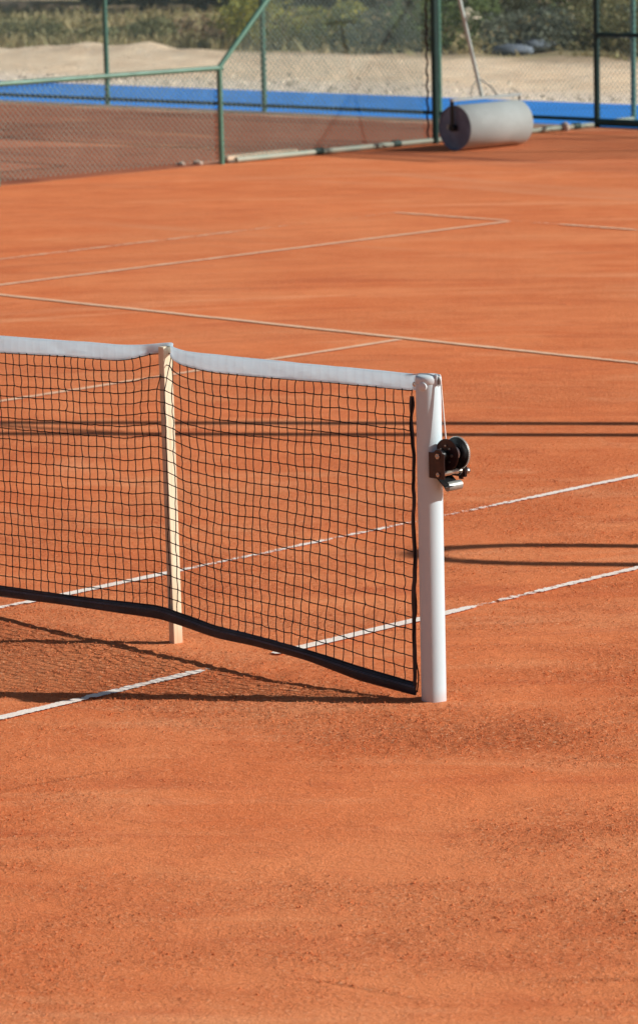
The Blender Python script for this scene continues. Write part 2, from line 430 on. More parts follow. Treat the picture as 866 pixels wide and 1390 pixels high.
# worn painted lines: (name, x0,y0,x1,y1, width, mat, wear profile along t)
def line(name, A, B, w, mat, wear, label, z=.0035):
    A = np.array(A, float); B = np.array(B, float); L = np.linalg.norm(B-A); n = max(8, int(L/.05))
    t = np.linspace(0, 1, n+1); d = (B-A)/L; nn = np.array([-d[1], d[0]])
    P = A+(B-A)*t[:, None]
    wob = fbm(t*L*3, t*0+len(name) % 7, 3, 5)*w*.10
    cols = 4; V = []
    for c in range(cols+1):
        q = P+nn*(w*(c/cols-.5)+wob)[:, None]; V.append(np.c_[q, np.full(n+1, z)])
    V = np.stack(V, 1).reshape(-1, 3)
    i = np.arange(n)[:, None]*(cols+1); k = np.arange(cols)[None, :]
    F = np.stack([i+k, i+cols+1+k, i+cols+2+k, i+k+1], -1).reshape(-1, 4)
    o = np_mesh(name, V, F, M[mat]); a = o.data.attributes.new('wear', 'FLOAT', 'POINT')
    wv = np.interp(t, [q[0] for q in wear], [q[1] for q in wear])
    edge = np.array([.20, .03, 0, .03, .20])
    a.data.foreach_set('value', (wv[:, None]+edge[None, :]).ravel().astype(np.float32))
    return tag(o, label, 'court line', kind='structure')
def yr(y0, y1, pts): return [((a-y0)/(y1-y0), b) for a, b in pts]
# near doubles sideline: visible, scuffed away in front of the net, again visible, fading right
line('doubles_sideline', (5.49, -9), (5.505, 6), .052, 'line_near',
     yr(-9, 6, [(-9, .34), (-.9, .34), (-.55, .38), (-.22, .36), (-.14, .75), (-.06, .95), (.10, .95), (.14, .36), (.35, .20), (.95, .22), (1.12, .42), (1.22, .53), (1.30, .46), (1.7, .42), (2.2, .38), (6, .42)]),
     'near doubles sideline of worn white paint crossing under the net beside the post')
line('singles_sideline', (4.145, -9), (4.14, 11.9), .05, 'line_near',
     yr(-9, 11.9, [(-9, .3), (.05, .46), (.2, .30), (.85, .28), (1.0, .48), (1.5, .46), (2.0, .46), (2.35, .53), (2.5, .53), (2.8, .44), (3.0, .36), (4.2, .34), (11.9, .4)]),
     'near singles sideline of faded white paint running beneath the net by the wooden stick')
line('centre_service_line', (.03, -6.4), (.02, 6.37), .058, 'line_far', [(0, .30), (.7, .30), (.86, .34), (.93, .30), (1, .26)],
     'centre service line of dusty paint ending at the middle of the service line')
line('service_line', (-4.16, 6.43), (4.14, 6.43), .058, 'line_far', [(0, .28), (.3, .28), (.55, .28), (.68, .36), (1, .30)],
     'far service line crossing the court behind the net')
line('far_singles_sideline', (-4.18, -9), (-4.21, 11.93), .064, 'line_far', [(0, .30), (.7, .31), (.86, .33), (.94, .28), (1, .15)],
     'far singles sideline running from the service line to the baseline', .0039)
line('far_doubles_sideline', (-5.52, -9), (-5.50, 11.93), .064, 'line_far', [(0, .4), (.8, .42), (.93, .46), (.96, .60), (1, .50)],
     'faint far doubles sideline nearly covered by clay dust')
line('baseline', (-5.52, 11.97), (5.52, 11.97), .075, 'line_far', [(0, .40), (.1, .42), (.13, .58), (.18, .40), (1, .38)],
     'far baseline of the court, faint under clay dust', .0044)

# blue court, kerb, terrain
def slab(name, x0, y0, x1, y1, z0, z1, mat, label, cat, bevel=0, kind='structure'):
    m = MB(); m.box((x0, y0, z0), (x1, y1, z1)); return tag(m.build(name, M[mat], bevel=bevel), label, cat, kind=kind)
def sheet(name, x0, y0, x1, y1, z, mat, label, cat):
    m = MB(); m.add([(x0,y0,z),(x1,y0,z),(x1,y1,z),(x0,y1,z)], [(0,1,2,3)]); return tag(m.build(name, M[mat]), label, cat, kind='structure')
slab('kerb', -46, 19.93, -10.9, 20.13, -.1, .010, 'concrete', 'low pale concrete kerb along the back fence', 'kerb', .008)
slab('side_kerb', -10.62, 14.75, -10.50, 19.99, -.1, .02, 'concrete', 'low sandy concrete kerb beneath the side fence', 'kerb', .006)
sheet('blue_court', -60, 20.13, 40, 23.05, .004, 'blue', 'strip of bright blue acrylic court surface behind the fence', 'court')

def tz(x, y):
    e = np.clip((y-23.1)/2.5, 0, 1)
    z = fbm(x*.16, y*.16, 4, 50)*.05*e + .02*e + fbm(x*1.3, y*1.3, 3, 60)*.05*e
    def mound(cx, cy, sx, sy, hh): return hh*np.exp(-((x-cx)/sx)**2-((y-cy)/sy)**2)*(1+.25*fbm(x*2.1, y*2.1, 3, 70))
    z = z+mound(-28.9, 28.8, .8, .5, .20)+mound(-27.9, 29.1, .45, .4, .17)+mound(-26.6, 29.0, .6, .4, .08)+mound(-30.2, 28.8, .5, .4, .08)+mound(-32.0, 28.0, 2.2, .6, .10)+mound(-24.0, 28.6, 2.0, .6, .05)
    z = z+mound(-17.9, 30.0, 3.2, .7, .05)+np.clip((y-52)/60, 0, 3)*1.6
    return z
tx = np.concatenate([np.arange(-140, -48, 2.), np.arange(-48, 4, .16), np.arange(4, 70, 2.)]); ty = np.concatenate([np.arange(23.05, 40, .16), np.arange(40, 70, .6), np.arange(70, 200, 3.)])
X, Yg = np.meshgrid(tx, ty); Z = tz(X, Yg)
nx, ny = len(tx), len(ty); i = np.arange(ny-1)[:, None]*nx; k = np.arange(nx-1)[None, :]
tag(np_mesh('terrain', np.stack([X.ravel(), Yg.ravel(), Z.ravel()], 1), np.stack([i+k, i+k+1, i+k+1+nx, i+k+nx], -1).reshape(-1, 4), M['terrain'], True),
    'pale sand banks and dry scrub ground beyond the blue court', 'ground', kind='structure')
sheet('ground', -1500, -1500, 1500, 1500, -.16, 'terrain', 'open dry ground reaching to the horizon', 'ground')

# ------------------------------------------------------------------ net post with winch
PX = 6.4
post = empty('net_post', (PX, 0, 0), 'round white net post with a dark winch bolted to its side', 'net post')
m = MB(); m.lathe([(.041, -.02), (.041, 1.052)], (PX, 0, 0), (0,0,1), 64, True); m.build('tube', M['post_white'], post)
m = MB()
m.lathe([(.0414, 1.052), (.0428, 1.054), (.0428, 1.068), (.0405, 1.075), (.034, 1.078), (0, 1.079)], (PX, 0, 0), (0,0,1), 64, True)
cap = m.build('end_cap', M['post_cap'], post)
m = MB(); m.lathe([(.0, .0045), (.0125, .0042), (.0142, .003), (.0142, -.008)], (PX+.0412*.31, -.0412*.951, 1.045), (.31,-.951,0), 28, True)
m.build('cap_plug', M['post_cap'], post)
m = MB(); m.box((PX+.02, -.010, 1.045), (PX+.047, -.006, 1.082)); m.box((PX+.02, .006, 1.045), (PX+.047, .010, 1.082))
m.build('pulley_cheek', M['post_cap'], post, .0015)
m = MB(); m.lathe([(0,-.004),(.013,-.004),(.011,-.001),(.011,.001),(.013,.004),(0,.004)], (PX+.043, 0, 1.062), (0,1,0), 24)
m.build('pulley', M['grey_steel'], post)

AX, AZ = 6.483, .826
win = MB()
# two side plates with a back web fixed to the post
def plate(mb, y, x0, x1, z0, z1, hub=True):
    mb.box((x0, y-.0018, z0), (x1, y+.0018, z1))
    if hub: mb.lathe([(0,-.0024),(.022,-.0024),(.022,.0024),(0,.0024)], (AX, y, AZ), (0,1,0), 28)
plate(win, -.045, 6.440, 6.509, .752, .836)
plate(win, .062, 6.440, 6.500, .745, .800, False)
win.box((6.4415, -.043, .755), (6.445, .060, .834))
winch = win.build('winch', M['winch_brown'], post, .0012)
for (nm, y, mat) in (('drum_flange', -.006, 'winch_brown'), ('drum_flange', .040, 'winch_black')):
    f = MB(); f.lathe([(0,-.0013),(.050,-.0013),(.0515,-.0003),(.0515,.0003),(.050,.0013),(0,.0013)], (AX, y, AZ), (0,1,0), 64)
    f.build(nm, M[mat], winch)
f = MB()
for k in range(52):                                       # gear rim behind the far flange
    a = 2*math.pi*k/52; c = Vector((AX+.0515*math.cos(a), .0445, AZ+.0515*math.sin(a)))
    f.box(c-Vector((.0022,.003,.0015)), c+Vector((.0022,.003,.0015)), Matrix.Rotation(-a, 3, 'Y'))
f.lathe([(0,-.003),(.0505,-.003),(.0505,.003),(0,.003)], (AX, .0445, AZ), (0,1,0), 64)
f.build('gear_wheel', M['grey_steel'], winch)
f = MB(); f.lathe([(.019,-.0045),(.019,.0385)], (AX, 0, AZ), (0,1,0), 32, True); f.build('drum_core', M['winch_black'], winch)
f = MB()
for k in range(7): 
    a0 = .0045*k
    f.lathe([(.019+.003*math.cos(t*1.0471), -.002+.0055*k+.003*math.sin(t*1.0471)) for t in range(7)], (AX, 0, AZ), (0,1,0), 32, True)
f.build('wound_cable', M['steel_cable'], winch)
f = MB(); f.lathe([(.016,-.040),(.018,-.030),(.013,-.0075)], (AX, 0, AZ), (0,1,0), 28, True); f.build('hub_boss', M['winch_black'], winch)
f = MB(); f.lathe([(0,.054),(.006,.052),(.0095,.052),(.0095,.047)], (AX, 0, AZ), (0,-1,0), 6); f.build('axle_bolt', M['bolt'], winch)
f = MB(); f.lathe([(0,.053),(.005,.051),(.008,.051),(.008,.047)], (AX, 0, AZ-.060), (0,-1,0), 6); f.build('pinion_bolt', M['bolt'], winch)
for (dx, dz, r) in ((.024, -.001, .0055), (.016, .020, .0038), (.014, -.022, .0036), (-.002, .029, .0036), (-.022, .016, .0036)):
    f = MB(); f.lathe([(0,.0048),(r,.0042),(r,.0005)], (AX+dx, -.0075, AZ+dz), (0,-1,0), 8); f.build('rivet', M['bolt'], winch)
f = MB(); f.lathe([(0,-.043),(.0066,-.043),(.0066,.036),(.0095,.038),(.0095,.058)], (AX, 0, AZ-.060), (0,1,0), 20, True); f.build('pinion_shaft', M['brass'], winch)
f = MB()
for k in range(10):
    a = 2*math.pi*k/10; c = Vector((AX+.011*math.cos(a), .045, AZ-.060+.011*math.sin(a)))
    f.box(c-Vector((.003,.005,.0016)), c+Vector((.003,.005,.0016)), Matrix.Rotation(-a, 3, 'Y'))
f.build('pinion_gear', M['winch_black'], winch)
f = MB(); f.box((AX-.014, .066, AZ-.080), (AX+.016, .070, AZ-.035)); f.build('pawl_plate', M['winch_black'], winch, .001)
f = MB(); f.lathe([(0,-.011),(.008,-.009),(.0105,-.002),(.0105,.004),(.006,.010),(0,.011)], (AX+.004, .083, AZ-.064), (0,1,0), 20, True); f.build('crank_nut', M['bolt'], winch)
f = MB(); f.tube([(AX-.004, -.004, AZ-.106), (AX+.004, .05, AZ-.104)], .0155, 20); f.build('crank_socket', M['grey_steel'], winch)
f = MB(); f.box((AX-.030, -.030, AZ-.092), (AX+.018, .040, AZ-.088), Matrix.Rotation(R(38), 3, 'Y')); f.build('lower_bracket', M['winch_black'], winch, .001)
f = MB(); f.box((AX-.008, .055, AZ-.088), (AX+.008, .062, AZ-.066)); f.build('ratchet_pawl', M['winch_brown'], winch, .001)

# ------------------------------------------------------------------ the net
net = empty('tennis_net', (PX, 0, 0), 'black square mesh tennis net hanging from a white head band tied to the post', 'tennis net')
XE = 6.330; XW = 0.4
def itp(x, pts): xs_ = [p[0] for p in pts]; return np.interp(x, xs_, [p[1] for p in pts])
TOP = [(-1,.914),(2.2,1.0),(4.216,1.038),(4.47,1.044),(4.717,1.053),(4.897,1.057),(4.996,1.066),(5.094,1.075),(5.17,1.071),(5.227,1.062),(5.341,1.063),(5.563,1.064),(5.956,1.069),(6.357,1.076)]
TB = [(-1,.86),(2.2,.945),(4.212,.975),(4.632,.993),(4.874,1.000),(4.954,1.011),(5.06,1.040),(5.131,1.042),(5.214,1.012),(5.357,1.000),(5.561,1.003),(5.954,1.015),(6.356,1.023)]
BT = [(-1,.06),(2.2,.075),(4.156,.093),(4.582,.110),(5.056,.136),(5.375,.113),(5.6,.111),(5.864,.102),(6.099,.078),(6.33,.050)]
BB = [(-1,.02),(2.2,.035),(4.154,.053),(4.58,.075),(5.054,.092),(5.374,.073),(5.598,.075),(5.863,.067),(6.098,.032),(6.33,.011)]
def smooth_i(x, pts):
    o = 0
    for d in (-.03, -.015, 0, .015, .03): o = o+itp(np.asarray(x)+d, pts)
    return o/5
# the stick pushes the band back: the band passes behind the stick top, the mesh in front of the stick
def y_head(x): x = np.asarray(x); return .058*np.exp(-((x-5.095)/.045)**2)
def y_bot(x): return itp(x, [(0,0),(4.6,-.01),(5.1,-.004),(5.4,-.03),(5.85,-.055),(6.1,-.045),(6.33,-.012)])
def belly(x, s):                                            # s 0 at top, 1 at bottom
    hb = y_head(x)*np.clip(1-s*7, 0, 1)
    return hb+y_bot(x)*s**1.3
CELL = .0415; NR = 22
ncol = int((XE-XW)/CELL)+1
colx = XE-np.arange(ncol)*CELL
gx = np.zeros((ncol, NR+1)); gz = np.zeros_like(gx); gy = np.zeros_like(gx)
J, K = np.meshgrid(np.arange(ncol), np.arange(NR+1), indexing='ij')
s = K/NR
gx = colx[:, None]+fbm(J*.23, K*.19, 3, 101)*.011*np.minimum(1, np.minimum(J, 12)/5)+rng.normal(0, .0012, J.shape)
ztop = smooth_i(gx, TB)-.001; zbot = smooth_i(gx, BT)+.001
gz = ztop+(zbot-ztop)*s+rng.normal(0, .0011, J.shape)*(K > 0)*(K < NR)+fbm(J*.3, K*.22, 2, 131)*.004*np.sin(np.pi*s)
gy = belly(gx, s)+rng.normal(0, .0012, J.shape)-.004
nm_ = NPM(); r = .00185
tt = np.array([0, .25, .5, .75])
bow = fbm(J*.31, K*.55, 2, 151)*.0065+rng.normal(0, .0013, J.shape)
bow *= np.clip(1-np.abs(colx-5.09)/.05, 0, 1)[:, None]*-.6+1
for j in range(ncol):
    P = []
    for k in range(NR):
        a = np.array([gx[j,k], gy[j,k], gz[j,k]]); b = np.array([gx[j,k+1], gy[j,k+1], gz[j,k+1]])
        for t in tt: p = a+(b-a)*t; p[0] += bow[j,k]*4*t*(1-t); P.append(p)
    P.append(np.array([gx[j,NR], gy[j,NR], gz[j,NR]])); nm_.add(*np_tube(P, r, 5))
for k in range(NR+1):
    P = []
    for j in range(ncol-1):
        a = np.array([gx[j,k], gy[j,k], gz[j,k]]); b = np.array([gx[j+1,k], gy[j+1,k], gz[j+1,k]])
        for t in (0, .5): p = a+(b-a)*t; p[2] -= .0016*4*t*(1-t)*rng.uniform(.2, 1.3); P.append(p)
    P.append(np.array([gx[-1,k], gy[-1,k], gz[-1,k]])); nm_.add(*np_tube(P, r, 5))
ctr = np.stack([gx.ravel(), gy.ravel(), gz.ravel()], 1)
kn = octv[None]*np.array([.0046, .0042, .0046])*rng.uniform(.8, 1.25, (len(ctr), 1, 1))+ctr[:, None, :]
netting = nm_.build('netting', M['net_cord'], True, net)
# knots: octahedra as quads are awkward, keep them a second material-free mesh merged as triangles into the netting's part
knots = np_mesh('knots', kn.reshape(-1, 3), (octf[None]+6*np.arange(len(ctr))[:, None, None]).reshape(-1, 3), M['net_cord'], True, netting)

# head band: folded cloth with puckers
bx_ = np.arange(XW, 6.366, .0075); prof = []
nb = 14
V = np.zeros((len(bx_), 2*nb+1, 3))
zt = smooth_i(bx_, TOP); zb = smooth_i(bx_, TB)
yh = y_head(bx_)
th = .0045*np.clip((6.37-bx_)/.05, .35, 1)
for q in range(2*nb+1):
    u = q/nb                                              # 0 front hem, 1 fold, 2 back hem
    side = -1 if q < nb else (1 if q > nb else 0)
    v = u if u <= 1 else 2-u
    puck = np.sin(bx_*2*np.pi/CELL+fbm(bx_*3, bx_*0, 2, 7)*3)*.0011*(1-abs(v-.35))+fbm(bx_*9, bx_*0+v*2, 3, 200+side)*.0085*(1-v*.6)
    w = math.sqrt(max(0, 1-max(0, (v-.8)/.2)**2)) if v > .8 else 1
    V[:, q, 0] = bx_; V[:, q, 1] = yh+side*(th*w)+puck*w*(1 if side <= 0 else .8)
    V[:, q, 2] = zb+(zt-zb)*v+fbm(bx_*6, bx_*0, 3, 33)*.0022*v
nx = 2*nb+1; i = np.arange(len(bx_)-1)[:, None]*nx; k = np.arange(nx-1)[None, :]
band = np_mesh('head_band', V.reshape(-1, 3), np.stack([i+k, i+k+1, i+k+1+nx, i+k+nx], -1).reshape(-1, 4), M['band'], True, net)
f = MB(); f.lathe([(.0035,-.002),(.0075,-.002),(.0085,0),(.0075,.001),(.0035,.001)], (6.344, -.0065, 1.043), (0,1,0), 20, True); f.build('eyelet', M['brass'], band)
f = NPM()
xx = np.arange(XW, 6.35, .02); f.add(*np_tube(np.stack([xx, y_head(xx)-.0052, smooth_i(xx, TB)+.004], 1), .0007, 4)); f.build('stitching', M['post_cap'], False, band)

# bottom band: black vinyl with stitching and folds
bx2 = np.arange(XW, XE+.008, .008); V = np.zeros((len(bx2), 13, 3)); zt = smooth_i(bx2, BT); zb = smooth_i(bx2, BB); yb = y_bot(bx2)
for q in range(13):
    v = q/12; a = v*2*math.pi
    ca_, sa_ = math.cos(a), math.sin(a)
    V[:, q, 2] = (zt+zb)/2+((zt-zb)/2+.002)*math.copysign(abs(ca_)**.75, ca_)
    V[:, q, 1] = yb-.006-math.copysign(abs(sa_)**.4, sa_)*(.0028+.0018*fbm(bx2*3, bx2*0+ca_*2, 2, 310))+.004*max(0, ca_)+fbm(bx2*5, bx2*0+math.cos(a)*1.1, 3, 300)*.004
    V[:, q, 0] = bx2
nx = 13; i = np.arange(len(bx2)-1)[:, None]*nx; k = np.arange(nx-1)[None, :]
bb = np_mesh('bottom_band', V.reshape(-1, 3), np.stack([i+k, i+k+nx, i+k+1+nx, i+k+1], -1).reshape(-1, 4), M['tape_black'], True, net)
f = NPM()
for fr in (.27, .36):
    f.add(*np_tube(np.stack([bx2, yb-.0122+fbm(bx2*5, bx2*0+.6, 3, 300)*.004, zt+(zb-zt)*fr], 1), .0009, 4))
f.build('stitching', M['tape_thread'], False, bb)

# side band and lacing rope beside the post
zz = np.arange(.012, 1.012, .01); V = np.zeros((len(zz), 9, 3))
cxz = 6.333+fbm(zz*9, zz*0, 3, 400)*.011; wd = .0085+.003*fbm(zz*7, zz*0, 2, 410)+.006*np.exp(-((zz-.975)/.022)**2)-.004*np.exp(-((zz-.93)/.02)**2)
for q in range(9):
    a = 2*math.pi*q/8
    V[:, q, 0] = cxz+wd*math.cos(a); V[:, q, 1] = -.006+y_bot(6.33)*(1-zz)+(.0045+fbm(zz*9, zz*0, 2, 420)*.001)*math.sin(a); V[:, q, 2] = zz
nx = 9; i = np.arange(len(zz)-1)[:, None]*nx; k = np.arange(nx-1)[None, :]
np_mesh('side_band', V.reshape(-1, 3), np.stack([i+k, i+k+1, i+k+1+nx, i+k+nx], -1).reshape(-1, 4), M['tape_black'], True, net)
zz = np.arange(.02, 1.0, .008)
f = NPM(); f.add(*np_tube(np.stack([6.338+fbm(zz*9, zz*0, 3, 400)*.011+np.sin(zz*26)*.007, -.016+zz*0+np.sin(zz*22)*.004, zz], 1), .0024, 6)); f.build('lacing_cord', M['net_cord'], True, net)
# head cable over the pulley and down to the drum
f = MB(); f.tube([(6.30, 0, 1.068), (6.37, 0, 1.0785), (6.40, 0, 1.0805), (6.436, 0, 1.0775), (6.449, 0, 1.074), (6.4555, 0.0, 1.066), (6.457, -.001, 1.058), (6.467, -.001, .95), (6.4745, .0005, .866), (6.4775, .001, .8465)], .0024, 8)
f.build('tension_cable', M['steel_cable'], net)

# ------------------------------------------------------------------ singles stick
st = MB(); st.box((-.013, -.020, -.02), (.015, .020, 1.062))
so = st.build('singles_stick', M['wood'], bevel=.002)
so.location = (5.092, .040, 0); so.rotation_euler = (R(.2), R(-.25), R(-2))
tag(so, 'square pale wooden singles stick propping up the net band', 'net stick')

# ------------------------------------------------------------------ fences
def chain_link(name, parent, origin, d, L, z0, ztops, pitch=.052, r=.0017):
    """two families of diagonal wires on the vertical plane origin+d*s ; ztops = function of s giving the top"""
    nm = NPM(); o = Vector(origin); d = Vector(d); H = max(ztops(s_) for s_ in np.linspace(0, L, 60))
    for fam in (1, -1):
        n0 = int(-(H)/pitch)-2; n1 = int((L+H)/pitch)+2
        for q in range(n0, n1):
            s0 = q*pitch
            # wire: s = s0 + fam*(z-z0); clip to panel
            zs = np.linspace(z0, H, max(8, int((H-z0)/.05))); ss = s0+(zs-z0) if fam == 1 else s0+(H-z0)-(zs-z0)
            ok = (ss >= 0) & (ss <= L) & (zs <= np.array([ztops(v) for v in ss]))
            if ok.sum() < 2: continue
            idx = np.where(ok)[0]; a, b = idx[0], idx[-1]
            P = [o+d*float(ss[q2])+Vector((0, 0, float(zs[q2]))) for q2 in (a, b)]
            nrm = d.cross(Vector((0,0,1)))*(.0016*fam)
            nm.add(*np_tube(np.array([list(p+nrm) for p in P]), r, 3))
    return nm.build(name, M['mesh_wire'], False, parent)

TALL = 4.33; SIDE = 3.72
sf = empty('side_fence', (-10.45, 14.6, 0), 'green fence with low rail, chain link and sloping rail beside the court', 'fence')
for y in (11.9-2.8*2, 11.85-.02, 14.62):
    m = MB(); m.tube([(-10.45, y, -.05), (-10.45, y, .93)], .026, 16); m.build('post', M['fence_green'], sf)
m = MB(); m.tube([(-10.40, 17.56, -.05), (-10.40, 17.56, SIDE+.02)], .034, 16); m.build('post', M['fence_dark'], sf)
m = MB(); m.tube([(-10.45, 4.0, .925), (-10.45, 14.66, .925)], .024, 16); m.build('low_rail', M['fence_green'], sf)
m = MB(); m.tube([(-10.45, 14.62, .93), (-10.42, 14.62+(SIDE-.93)*1.05, SIDE)], .026, 16); m.build('sloping_rail', M['fence_green'], sf)
m = MB(); m.tube([(-10.42, 17.50, SIDE), (-10.45, 20.11, SIDE)], .024, 16); m.build('top_rail', M['fence_green'], sf)
m = MB(); m.tube([(-10.42, 14.78, .030), (-10.42, 20.02, .030)], .027, 16); br = m.build('bottom_pipe', M['rail_pale'], sf)
for y in (15.9, 17.0, 18.95, 19.75):
    m = MB(); m.lathe([(.028, -.05), (.036, -.05), (.036, .05), (.028, .05)], (-10.42, y, .035), (0,1,0), 16); m.build('coupling', M['fence_dark'], br)
def sft(s_):
    y = 6.3+s_
    return .92 if y < 14.62 else min(SIDE, .92+(y-14.62)/1.05)
chain_link('chain_link_mesh', sf, (-10.48, 6.3, 0), (0, 1, 0), 17.50-6.3, .04, sft, .060, .0026)
m = MB(); m.tube([(-10.45, 17.50+.012*math.sin(z*40), z) for z in np.arange(.04, SIDE, .04)], .011, 8); m.build('mesh_edge_lacing', M['winch_brown'], sf)

bf = empty('back_fence', (-14, 20.15, 0), 'tall green chain link fence along the back, before the blue strip', 'fence')
xp = [-24.2, -21.36, -18.53, -15.69, -12.82]
for x in xp:
    m = MB(); m.tube([(x, 20.15, -.05), (x, 20.15, TALL)], .032, 16); m.build('post', M['fence_green'], bf)
m = MB(); m.tube([(-10.47, 20.15, -.05), (-10.47, 20.15, TALL)], .034, 16); m.build('post', M['fence_dark'], bf)
for x in (-7.64, -4.8):
    m = MB(); m.tube([(x, 20.15, -.05), (x, 20.15, TALL)], .032, 16); m.build('post', M['fence_green'], bf)
m = MB(); m.tube([(-27, 20.15, TALL), (-3, 20.15, TALL)], .024, 16); m.build('top_rail', M['fence_green'], bf)
m = MB(); m.tube([(-27, 20.145, .075), (-10.5, 20.145, .075)], .022, 12); m.build('bottom_rail', M['fence_dark'], bf)
m = MB(); m.tube([(-10.44, 20.15, .985), (-3, 20.15, .985)], .024, 16); m.build('middle_rail', M['fence_dark'], bf)
m = MB(); m.tube([(-10.44, 20.15, .05), (-3, 20.15, .05)], .040, 16); m.build('bottom_rail', M['fence_dark'], bf)
chain_link('chain_link_mesh', bf, (-27, 20.18, 0), (1, 0, 0), 24, .06, lambda s_: TALL, .062, .0027)

gf = empty('corner_fence', (-10.45, 20.8, 0), 'short green fence return behind the corner post with a pale bottom pipe', 'fence')
m = MB(); m.tube([(-10.62, 20.93, 0), (-10.62, 20.93, TALL)], .030, 16); m.build('post', M['fence_green'], gf)
m = MB(); m.tube([(-10.62, 23.7, 0), (-10.62, 23.7, TALL)], .030, 16); m.build('post', M['fence_green'], gf)
m = MB(); m.tube([(-10.50, 20.21, .03), (-10.615, 20.90, .03)], .028, 14); m.build('bottom_pipe', M['rail_pale'], gf)
m = MB(); m.tube([(-10.62, 20.9, TALL), (-10.62, 23.7, TALL)], .022, 14); m.build('top_rail', M['fence_green'], gf)

# plank and stones at the foot of the low fence post
m = MB(); m.box((-10.62, 14.72, .0), (-10.50, 15.72, .045), Matrix.Rotation(R(3), 3, 'Z'))
pl = m.build('wooden_plank', M['wood_plank'], bevel=.006); pl.location.z = .022
tag(pl, 'short pale wooden plank lying against the foot of the low fence post', 'plank')
def rock(name, loc, size, mat, label, cat, seed, group=None):
    rr = random.Random(seed); m = MB(); n = 14; rows = 8; v = []; fz = []
    for a in range(rows+1):
        ph = math.pi*a/rows
        for b in range(n):
            t = 2*math.pi*b/n; k = 1+.22*math.sin(3*t+seed)+.15*rr.uniform(-1, 1)
            v.append((loc[0]+size[0]*math.sin(ph)*math.cos(t)*k, loc[1]+size[1]*math.sin(ph)*math.sin(t)*k, loc[2]+size[2]*(.45+math.cos(ph))*(1+.1*rr.uniform(-1, 1))))
    for a in range(rows):
        for b in range(n): fz.append((a*n+b, a*n+(b+1) % n, (a+1)*n+(b+1) % n, (a+1)*n+b))
    m.add(v, fz, True); return tag(m.build(name, M[mat], loc=loc), label, cat, group)
rock('stone', (-10.62, 14.46, .0), (.05, .045, .03), 'concrete', 'small stone just left of the low fence post foot', 'stone', 1, 'stones by the low fence post')
rock('stone', (-10.70, 14.32, .0), (.035, .04, .024), 'concrete', 'smaller stone at the far left of the pair by the fence post foot', 'stone', 2, 'stones by the low fence post')
rock('stone', (-10.40, 19.55, .0), (.06, .05, .06), 'concrete', 'stone lying on the bottom pipe near the fence corner', 'stone', 3)

# ------------------------------------------------------------------ court roller
RX, RY0, RL, RR = -9.56, 16.96, .92, .225
ro = empty('court_roller', (RX, RY0+RL/2, 0), 'heavy pale grey steel court roller with dark end and long pull handle', 'court roller')
m = MB(); m.lathe([(RR-.004, 0), (RR, .004), (RR, RL-.004), (RR-.004, RL)], (RX, RY0, RR), (0,1,0), 72, True); m.build('drum', M['roller_skin'], ro)
for y0, s_ in ((RY0, 1), (RY0+RL, -1)):
    m = MB(); m.lathe([(RR-.004, .0), (RR-.008, .012), (.05, .014), (0, .014)], (RX, y0, RR), (0, s_, 0), 64); e = m.build('drum_end', M['roller_end'], ro)
    m = MB(); m.lathe([(0, -.055), (.028, -.055), (.034, -.045), (.034, .02), (.058, .02)], (RX, y0, RR), (0, s_, 0), 24); m.build('axle_hub', M['winch_black'], e)
    for q in range(3):
        a = R(160+q*12); m = MB(); m.lathe([(0,-.012),(.009,-.012),(.009,.015)], (RX+.085*math.cos(a), y0, RR+.085*math.sin(a)), (0, s_, 0), 6); m.build('bolt', M['bolt'], e)
for y, hw in ((RY0-.035, .022), (RY0+RL+.035, .008)):
    m = MB(); m.box((RX-hw, y-.006, RR-.03), (RX+hw, y+.006, RR+.265)); m.build('side_arm', M['winch_black'], ro, .003)
m = MB(); m.box((RX-.022, RY0-.045, RR+.262), (RX+.022, RY0+RL+.045, RR+.29)); m.build('crossbar', M['roller_skin'], ro, .004)
hy = RY0+RL*.44
m = MB(); m.tube([(RX, hy, RR+.275), (RX-.02, hy-.285, 1.49), (RX-.028, hy-.40, 1.95)], .020, 16); h_ = m.build('pull_handle', M['handle'], ro)
m = MB(); m.tube([(RX-.028, hy-.62, 1.95), (RX-.028, hy-.18, 1.95)], .015, 12); m.build('grip', M['fence_dark'], h_)
m = MB(); m.tube([(RX-.004, hy-.045, .70), (RX, hy+.14, .60), (RX, hy+.23, RR+.28)], .008, 10); m.build('brace', M['grey_steel'], ro)
m = MB(); m.tube([(RX-.004, hy-.045, .70), (RX, hy-.14, .62), (RX, hy-.16, .55), (RX, hy-.16, RR+.28)], .005, 10); m.build('brace', M['grey_steel'], ro)

